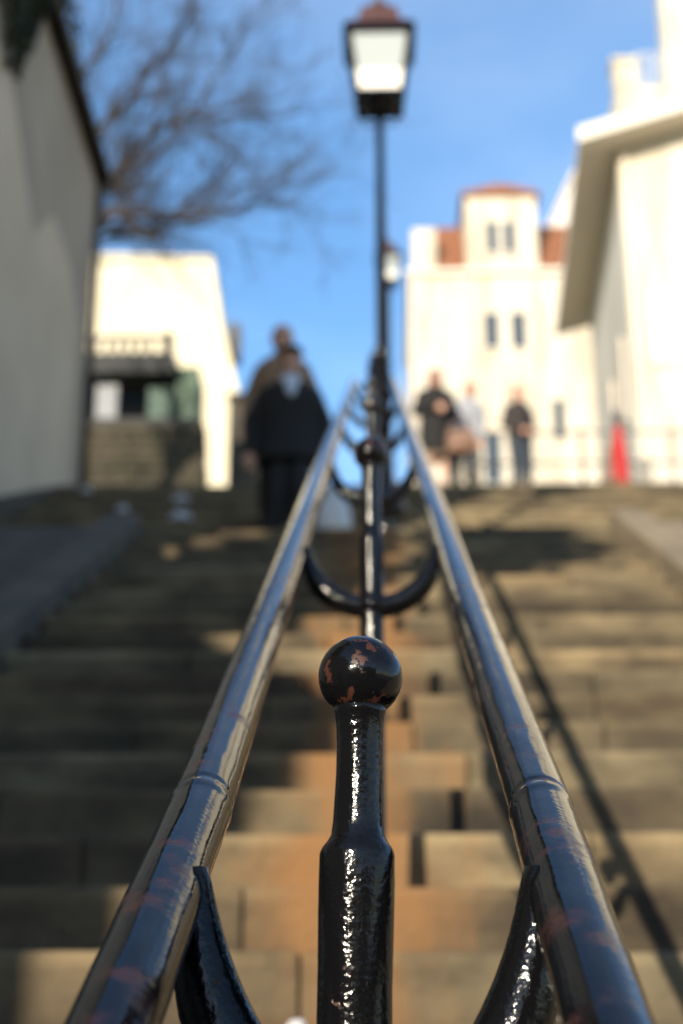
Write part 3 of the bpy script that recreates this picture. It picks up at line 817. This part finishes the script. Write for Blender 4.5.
# easel
x = at(611, 460, 20.9).x; g = hull(20.9)
ea = thing('easel', 'brown wooden folding easel leaning left of the closed red parasol', 'easel', (x, 20.9, g))
M_wood = mat('easel_wood', (.22,.13,.08), .7, var=.4, scale=8)
for (x0, y0, x1, y1, z1) in ((-.22,0,.06,.1,1.05),(.12,-.02,.08,.1,1.05),(-.02,.42,.07,.12,.98)):
    b = bmesh.new(); tube(b, [(x0,y0,0),(x1,y1,z1)], .022, 8); obj('leg', b, M_wood, ea)
b = bmesh.new(); box(b, -.16, .1, -.02, .02, .38, .42, .005); obj('shelf', b, M_wood, ea)

# ------------------------------------------------------------------ people
def ground_at(y, x=0):
    if -3.24 < x < 5:
        for (a, z, d) in steps:
            if a <= y < a + d: return z
    return hull(y) + .03
def cap(bm, p, q, r1, r2, n=5, seg=16):
    p, q = Vector(p), Vector(q)
    tube(bm, [p.lerp(q, i/n) for i in range(n+1)], [r1 + (r2-r1)*i/n for i in range(n+1)], seg)
    ell(bm, p, r1, seg); ell(bm, q, r2, seg)
def blend(bm, name, m, parent, vox=.011, sm=6, fac=.5):
    me = bpy.data.meshes.new(name); bm.to_mesh(me); bm.free()
    o = bpy.data.objects.new(name, me); C.objects.link(o)
    a = o.modifiers.new('r', 'REMESH'); a.mode = 'VOXEL'; a.voxel_size = vox; a.use_smooth_shade = True
    b = o.modifiers.new('s', 'SMOOTH'); b.iterations = sm; b.factor = fac
    dg = bpy.context.evaluated_depsgraph_get(); nm = bpy.data.meshes.new_from_object(o.evaluated_get(dg))
    o.modifiers.clear(); o.data = nm; nm.name = name; nm.materials.clear(); nm.materials.append(m)
    nm.polygons.foreach_set('use_smooth', [True]*len(nm.polygons))
    o.parent = parent
    return o
def hand(bm, w, d, up, side):
    """palm and five fingers from the wrist w pointing along d, slightly curled"""
    d = Vector(d).normalized(); up = Vector(up).normalized(); s = d.cross(up).normalized()*side
    pc = w + d*.05
    cap(bm, w, w + d*.04, .027, .03, 2, 10); ell(bm, pc + d*.015, (.036,.036,.036), 10)
    for i, (o_, l_) in enumerate(((-.030,.062),(-.011,.074),(.010,.070),(.029,.055))):
        a = pc + d*.03 + s*o_; b = a + d*l_*.5 + up*-.006; c = b + d*l_*.38 - up*.024
        cap(bm, a - d*.02, a, .011, .011, 2, 8); cap(bm, a, b, .0105, .0095, 2, 8); cap(bm, b, c, .0095, .008, 2, 8)
    a = w + d*.03 - s*.025; b = a - s*.03 + d*.03 - up*.008; c = b + d*.03 - up*.012
    cap(bm, a, b, .013, .011, 2, 8); cap(bm, b, c, .011, .009, 2, 8)
SKIN = mat('skin', (.52,.29,.2), .55, var=.12, scale=9)
SHOE = mat('shoe_leather', (.03,.025,.02), .4, var=.3)
def person(label, x, y, H, rot, J, top, bottom, hair, coat_len=.45, bulk=1.0, hairstyle='short', hat=None, scarf=None, skirt=False, legs_skin=False):
    g = ground_at(y, x); root = thing('person', label, 'person', (x, y, g)); k = H/1.75
    D = dict(pel=(0,0,.93), chest=(0,-.01,1.30), neck=(0,-.01,1.46), head=(0,-.03,1.62),
             sL=(-.19,0,1.41), eL=(-.25,.02,1.13), wL=(-.24,-.06,.88), sR=(.19,0,1.41), eR=(.25,.02,1.13), wR=(.24,-.06,.88),
             hL=(-.09,0,.92), kL=(-.10,-.03,.50), aL=(-.10,.02,.09), hR=(.09,0,.92), kR=(.10,-.03,.50), aR=(.10,.02,.09),
             dL=(0,-.1,-1), dR=(0,-.1,-1), look=0.0, bend=0.0, hs=1.0)
    D.update(J); V = {a: (Vector(b)*k if not isinstance(b, float) else b) for a, b in D.items()}
    b = bmesh.new()
    # torso, head, arms, legs in one skin
    cap(b, V['pel'], V['chest'], .125*k, .13*k); ell(b, V['chest'] + Vector((0,0,.03)), (.17*k,.11*k,.13*k))
    ell(b, V['pel'], (.16*k,.115*k,.12*k)); cap(b, V['chest'] + Vector((0,0,.08))*k, V['head'] - Vector((0,0,.05))*k, .065*k, .052*k)
    h = V['head']; HR = Matrix.Translation(h) @ Matrix.Rotation(D['look'], 4, 'Z') @ Matrix.Rotation(D['bend'], 4, 'X') @ Matrix.Scale(k*D['hs'], 4)
    ell(b, (0,.012,.03), (.077,.095,.092), 20, HR); ell(b, (0,-.02,-.045), (.058,.07,.072), 18, HR); ell(b, (0,-.06,-.085), (.028,.025,.024), 12, HR)
    prism(b, [(-.008,.03),(.008,.03),(.017,-.022),(-.017,-.022)], -.118, -.07, M=HR)
    ell(b, (0,-.098,-.055), (.026,.012,.010), 12, HR)
    for s in (-1,1):
        ell(b, (s*.079,.01,-.005), (.012,.022,.032), 10, HR); ell(b, (s*.033,-.08,.033), (.026,.014,.009), 10, HR)
    for a, e, w, s in (('sL','eL','wL',-1),('sR','eR','wR',1)):
        cap(b, V[a], V[e], .052*k, .042*k); cap(b, V[e], V[w], .042*k, .028*k)
        hand(b, V[w], D['d' + a[1]], (0,-1,.2), s)
    for a, e, w in (('hL','kL','aL'),('hR','kR','aR')):
        cap(b, V[a], V[e], .085*k, .057*k); cap(b, V[e], V[w], .055*k, .038*k)
        cap(b, V[w] + Vector((0,.03,-.035))*k, V[w] + Vector((0,-.14,-.055))*k, .038*k, .028*k)
    body = blend(b, 'body', SKIN, root, .009, 3)
    for s in (-1,1):
        b = bmesh.new(); ell(b, (s*.032,-.083,.012), (.013,.008,.007), 10, HR); obj('eye', b, mat('eye_dark', (.05,.035,.03), .2), body, True)
    # trousers
    b = bmesh.new()
    if not legs_skin:
        for a, e, w in (('hL','kL','aL'),('hR','kR','aR')):
            cap(b, V[a], V[e], .105*k, .078*k); cap(b, V[e], V[w] + Vector((0,0,.03)), .076*k, .066*k)
        ell(b, V['pel'], (.175*k,.13*k,.13*k)); blend(b, 'trousers', bottom, root)
    else:
        tube(b, [V['pel'] + Vector((0,0,.08)), V['pel'] + Vector((0,0,-.15))*k, V['pel'] + Vector((0,0,-.50))*k], [.13*k,.14*k,.15*k], 20)
        blend(b, 'skirt', bottom, root)
    for w in ('aL','aR'):
        b = bmesh.new(); cap(b, V[w] + Vector((0,.035,-.045))*k, V[w] + Vector((0,-.15,-.06))*k, .048*k, .036*k); cap(b, V[w] + Vector((0,.01,.06))*k, V[w] + Vector((0,.02,-.03))*k, .05*k, .05*k)
        box(b, V[w].x - .045*k, V[w].x + .045*k, V[w].y - .18*k, V[w].y + .08*k, 0, .025*k, .008) if V[w].z < .1*k + .02 else None
        blend(b, 'shoe', SHOE, root, .009, 3)
    # coat with sleeves
    b = bmesh.new(); hem = V['pel'] - Vector((0,0,coat_len))*k
    def ringtube(pts, rx, ry):
        t = bmesh.new(); R_ = []
        for p_, a_, c_ in zip(pts, rx, ry): R_.append([t.verts.new((p_.x + a_*math.cos(u), p_.y + c_*math.sin(u), p_.z)) for u in [2*math.pi*i/28 for i in range(28)]])
        for p_, q_ in zip(R_, R_[1:]):
            for i in range(28): t.faces.new([p_[i], p_[(i+1)%28], q_[(i+1)%28], q_[i]])
        t.faces.new(R_[0][::-1]); t.faces.new(R_[-1]); merge(b, t)
    bu = bulk*k
    ringtube([hem, V['pel'], V['pel'].lerp(V['chest'], .45), V['chest'] + Vector((0,0,.02)), V['chest'] + Vector((0,0,.13))*k, V['neck'] + Vector((0,0,.02))],
             [.225*bu, .205*bu, .185*bu, .215*bu, .17*bu, .075*k], [.17*bu, .155*bu, .14*bu, .15*bu, .12*bu, .075*k])
    for a, e, w in (('sL','eL','wL'),('sR','eR','wR')):
        cap(b, V[a] - Vector((0,0,.02)), V[e], .085*bu, .068*bu); cap(b, V[e], V[w].lerp(V[e], .08), .066*bu, .05*bu)
    tube(b, [V['neck'] + Vector((0,.01,-.02)), V['neck'] + Vector((0,.015,.05))*1], [.09*k,.078*k], 16)
    blend(b, 'coat', top, root, .012, 8)
    # hair
    b = bmesh.new()
    if hairstyle == 'long':
        ell(b, (0,.03,.045), (.105,.108,.098), 18, HR); ell(b, (0,.07,-.06), (.11,.07,.14), 16, HR)
        for s in (-1,1): cap(b, HR @ Vector((s*.075,.01,.02)), HR @ Vector((s*.085,-.005,-.17)), .03*k, .022*k)
    else:
        ell(b, (0,.032,.048), (.083,.092,.082), 18, HR); ell(b, (0,.06,-.02), (.075,.05,.07), 14, HR)
    blend(b, 'hair', hair, body, .009, 2)
    if hat:
        b = bmesh.new(); ell(b, (0,.015,.075), (.098,.112,.058), 20, HR); ell(b, (0,-.085,.062), (.075,.07,.012), 16, HR); blend(b, 'cap', hat, root, .008, 3)
    if scarf:
        b = bmesh.new(); cap(b, V['neck'] + Vector((-.03,-.09,.0)), V['chest'] + Vector((0,-.155*bulk,.0)), .05*k, .03*k); cap(b, V['neck'] + Vector((.03,-.09,.0)), V['chest'] + Vector((0,-.155*bulk,.0)), .05*k, .03*k)
        blend(b, 'shirt_front', scarf, root, .008, 3)
    root.rotation_euler = (0, 0, rot)
    return root
M_black = mat('black_wool', (.006,.005,.005), .85, var=.3); M_black2 = mat('black_cotton', (.006,.005,.005), .8, var=.3)
M_tan = mat('tan_coat', (.22,.14,.085), .85, var=.2); M_jean = mat('dark_denim', (.03,.04,.055), .85, var=.3)
M_hd = mat('dark_hair', (.02,.015,.012), .6, var=.3); M_hr = mat('auburn_hair', (.13,.05,.025), .5, var=.4, scale=12)
M_hg = mat('thin_reddish_hair', (.36,.17,.10), .6, var=.2); M_lt = mat('pale_grey_jacket', (.27,.28,.31), .85, var=.1)
M_shirt = mat('pale_blue_shirt', (.45,.5,.58), .8, var=.1); M_cap = mat('dark_cap', (.035,.03,.025), .8, var=.3)
step_pose = dict(kL=(-.11,-.16,.56), aL=(-.11,-.10,.16), kR=(.10,-.02,.50), aR=(.10,.06,.09))
p = at(290, 400, 11.45)
person('man in bulky black coat and dark cap with pale shirt collar, walking down the steps', p.x, 11.45, 1.72, rad(6), dict(hs=1.08, head=(0,-.05,1.64), sL=(-.17,0,1.36), sR=(.17,0,1.36), hL=(-.07,0,.92), hR=(.07,0,.92), kL=(-.085,-.03,.5), kR=(.085,-.10,.52), aL=(-.10,.04,.09), aR=(.09,-.06,.12), wR=(.27,-.05,.86), eR=(.28,.03,1.12), eL=(-.30,.03,1.12), wL=(-.31,-.04,.86)), M_black, M_black2, M_hd, .16, 1.18, hat=M_cap, scarf=M_shirt)
p = at(282, 380, 12.22)
person('bareheaded man in tan coat walking down just behind the man in the black coat', p.x, 12.22, 1.85, rad(-4), dict(hs=1.06, sL=(-.15,0,1.36), sR=(.15,0,1.36), eL=(-.25,.02,1.13), eR=(.25,.02,1.13)), M_tan, M_black2, M_hg, .2, 1.0)
p = at(436, 430, 20.25)
person('woman with long auburn hair in black coat, arms folded across her waist', p.x, 20.25, 1.80, rad(12), dict(sL=(-.17,0,1.37), sR=(.17,0,1.37), eL=(-.26,.0,1.12), wL=(-.04,-.24,1.13), dL=(1,-.2,0), eR=(.26,.0,1.12), wR=(.08,-.25,1.09), dR=(-1,-.2,0.1)), M_black, mat('pale_skirt', (.12,.085,.06), .85, var=.15), M_hr, .40, 1.12, 'long', legs_skin=True)
p = at(520, 440, 20.7)
person('slim man in dark jacket and dark jeans standing alone, hands at his waist', p.x, 20.7, 1.76, rad(35), dict(sL=(-.16,0,1.38), sR=(.16,0,1.38), eL=(-.24,.03,1.12), wL=(-.12,-.16,1.0), dL=(1,-.5,0), eR=(.24,.03,1.12), wR=(.12,-.16,1.0), dR=(-1,-.5,0)), mat('brown_black_jacket', (.025,.018,.016), .8, var=.2), M_jean, M_hd, .02, .95)
p = at(462, 430, 20.9)
person('person in pale grey jacket leaning to the right behind the auburn-haired woman', p.x, 20.9, 1.93, rad(-20), dict(chest=(.06,-.03,1.28), neck=(.10,-.05,1.43), head=(.15,-.08,1.57), sL=(-.11,-.02,1.36), sR=(.23,-.02,1.34), look=.4), M_lt, M_jean, M_hr, .05, .95)
# brown bag hanging in front of the woman
p = at(461, 440, 19.98)
hb = thing('handbag', 'large soft brown leather bag carried by the auburn-haired woman', 'bag', p)
M_bag = mat('brown_leather', (.20,.105,.065), .6, var=.3, scale=7)
b = bmesh.new(); box(b, -.19, .19, -.08, .08, -.2, .12, .06, seg=4); ell(b, (0,-.01,-.06), (.215,.11,.15), 20); blend(b, 'pouch', M_bag, hb, .01, 5)
b = bmesh.new()
tube(b, [(-.15,0,.1),(-.13,.0,.2),(-.05,.01,.27),(.03,.01,.27),(.11,0,.2),(.13,0,.1)], .014, 8); obj('handle', b, M_bag, hb, True)
b = bmesh.new(); box(b, -.17, .17, -.125, -.09, -.02, .1, .012); obj('flap', b, M_bag, hb)
# white carrier bag in the hand of the man in black
p = at(334, 509, 11.3)
b = bmesh.new(); rnd = random.Random(8)
prof = [(.11,.06,-.22),(.135,.08,-.16),(.13,.075,-.04),(.10,.055,.06),(.05,.03,.14),(.03,.02,.22)]
rg = [[b.verts.new((p.x + a*math.cos(u)*(1+.12*noise.noise(Vector((u*2,z*9,1)))), p.y + c*math.sin(u)*(1+.2*noise.noise(Vector((u*3,z*9,4)))), p.z + z)) for u in [2*math.pi*i/36 for i in range(36)]] for a, c, z in prof]
for q, s_ in zip(rg, rg[1:]):
    for i in range(36): b.faces.new([q[i], q[(i+1)%36], s_[(i+1)%36], s_[i]])
b.faces.new(rg[0]); b.faces.new(rg[-1])
tube(b, [(p.x-.03, p.y, p.z+.21), (p.x-.035, p.y, p.z+.32), (p.x, p.y, p.z+.38), (p.x+.03, p.y, p.z+.32), (p.x+.03, p.y, p.z+.21)], .009, 6)
obj('carrier_bag', b, mat('white_plastic', (.55,.56,.56), .45, var=.08), smooth=True, label='pale grey-white plastic carrier bag hanging beside the man in the black coat', cat='bag')

# crumpled paper litter
M_lit = mat('litter_paper', (.5,.51,.53), .8, var=.1)
def litter(x, y, z, r, seed, label):
    b = bmesh.new(); t = bmesh.new(); bmesh.ops.create_icosphere(t, subdivisions=3, radius=r)
    for v in t.verts:
        n_ = noise.noise(v.co*(2.2/r) + Vector((seed, 0, 0))); v.co *= 1 + .45*n_; v.co.z *= .7
    merge(b, t, Matrix.Translation((x, y, z + r*.6)))
    obj('crumpled_paper', b, M_lit, label=label, cat='litter', group='crumpled paper litter')
for (px, py, Y, r, lb) in ((181, 514, 12.95, .095, 'largest crumpled white paper, at the left end of the upper steps'), (182, 499, 14.2, .08, 'crumpled white paper farther up, just behind the largest one'),
                        (122, 508, 13.55, .06, 'small crumpled paper on the upper steps, left of the two larger ones'), (86, 487, 15.15, .06, 'crumpled paper at the foot of the grey left house wall')):
    q = at(px, py, Y); x_ = max(q.x, -3.1)
    zq = [z for (a, z, d) in steps if a <= Y < a + d][0]
    litter(x_, Y, zq, r, px, lb)
litter(-.145, 2.935, 1.44, .017, 3, 'tiny crumpled paper on a step left of the front post')
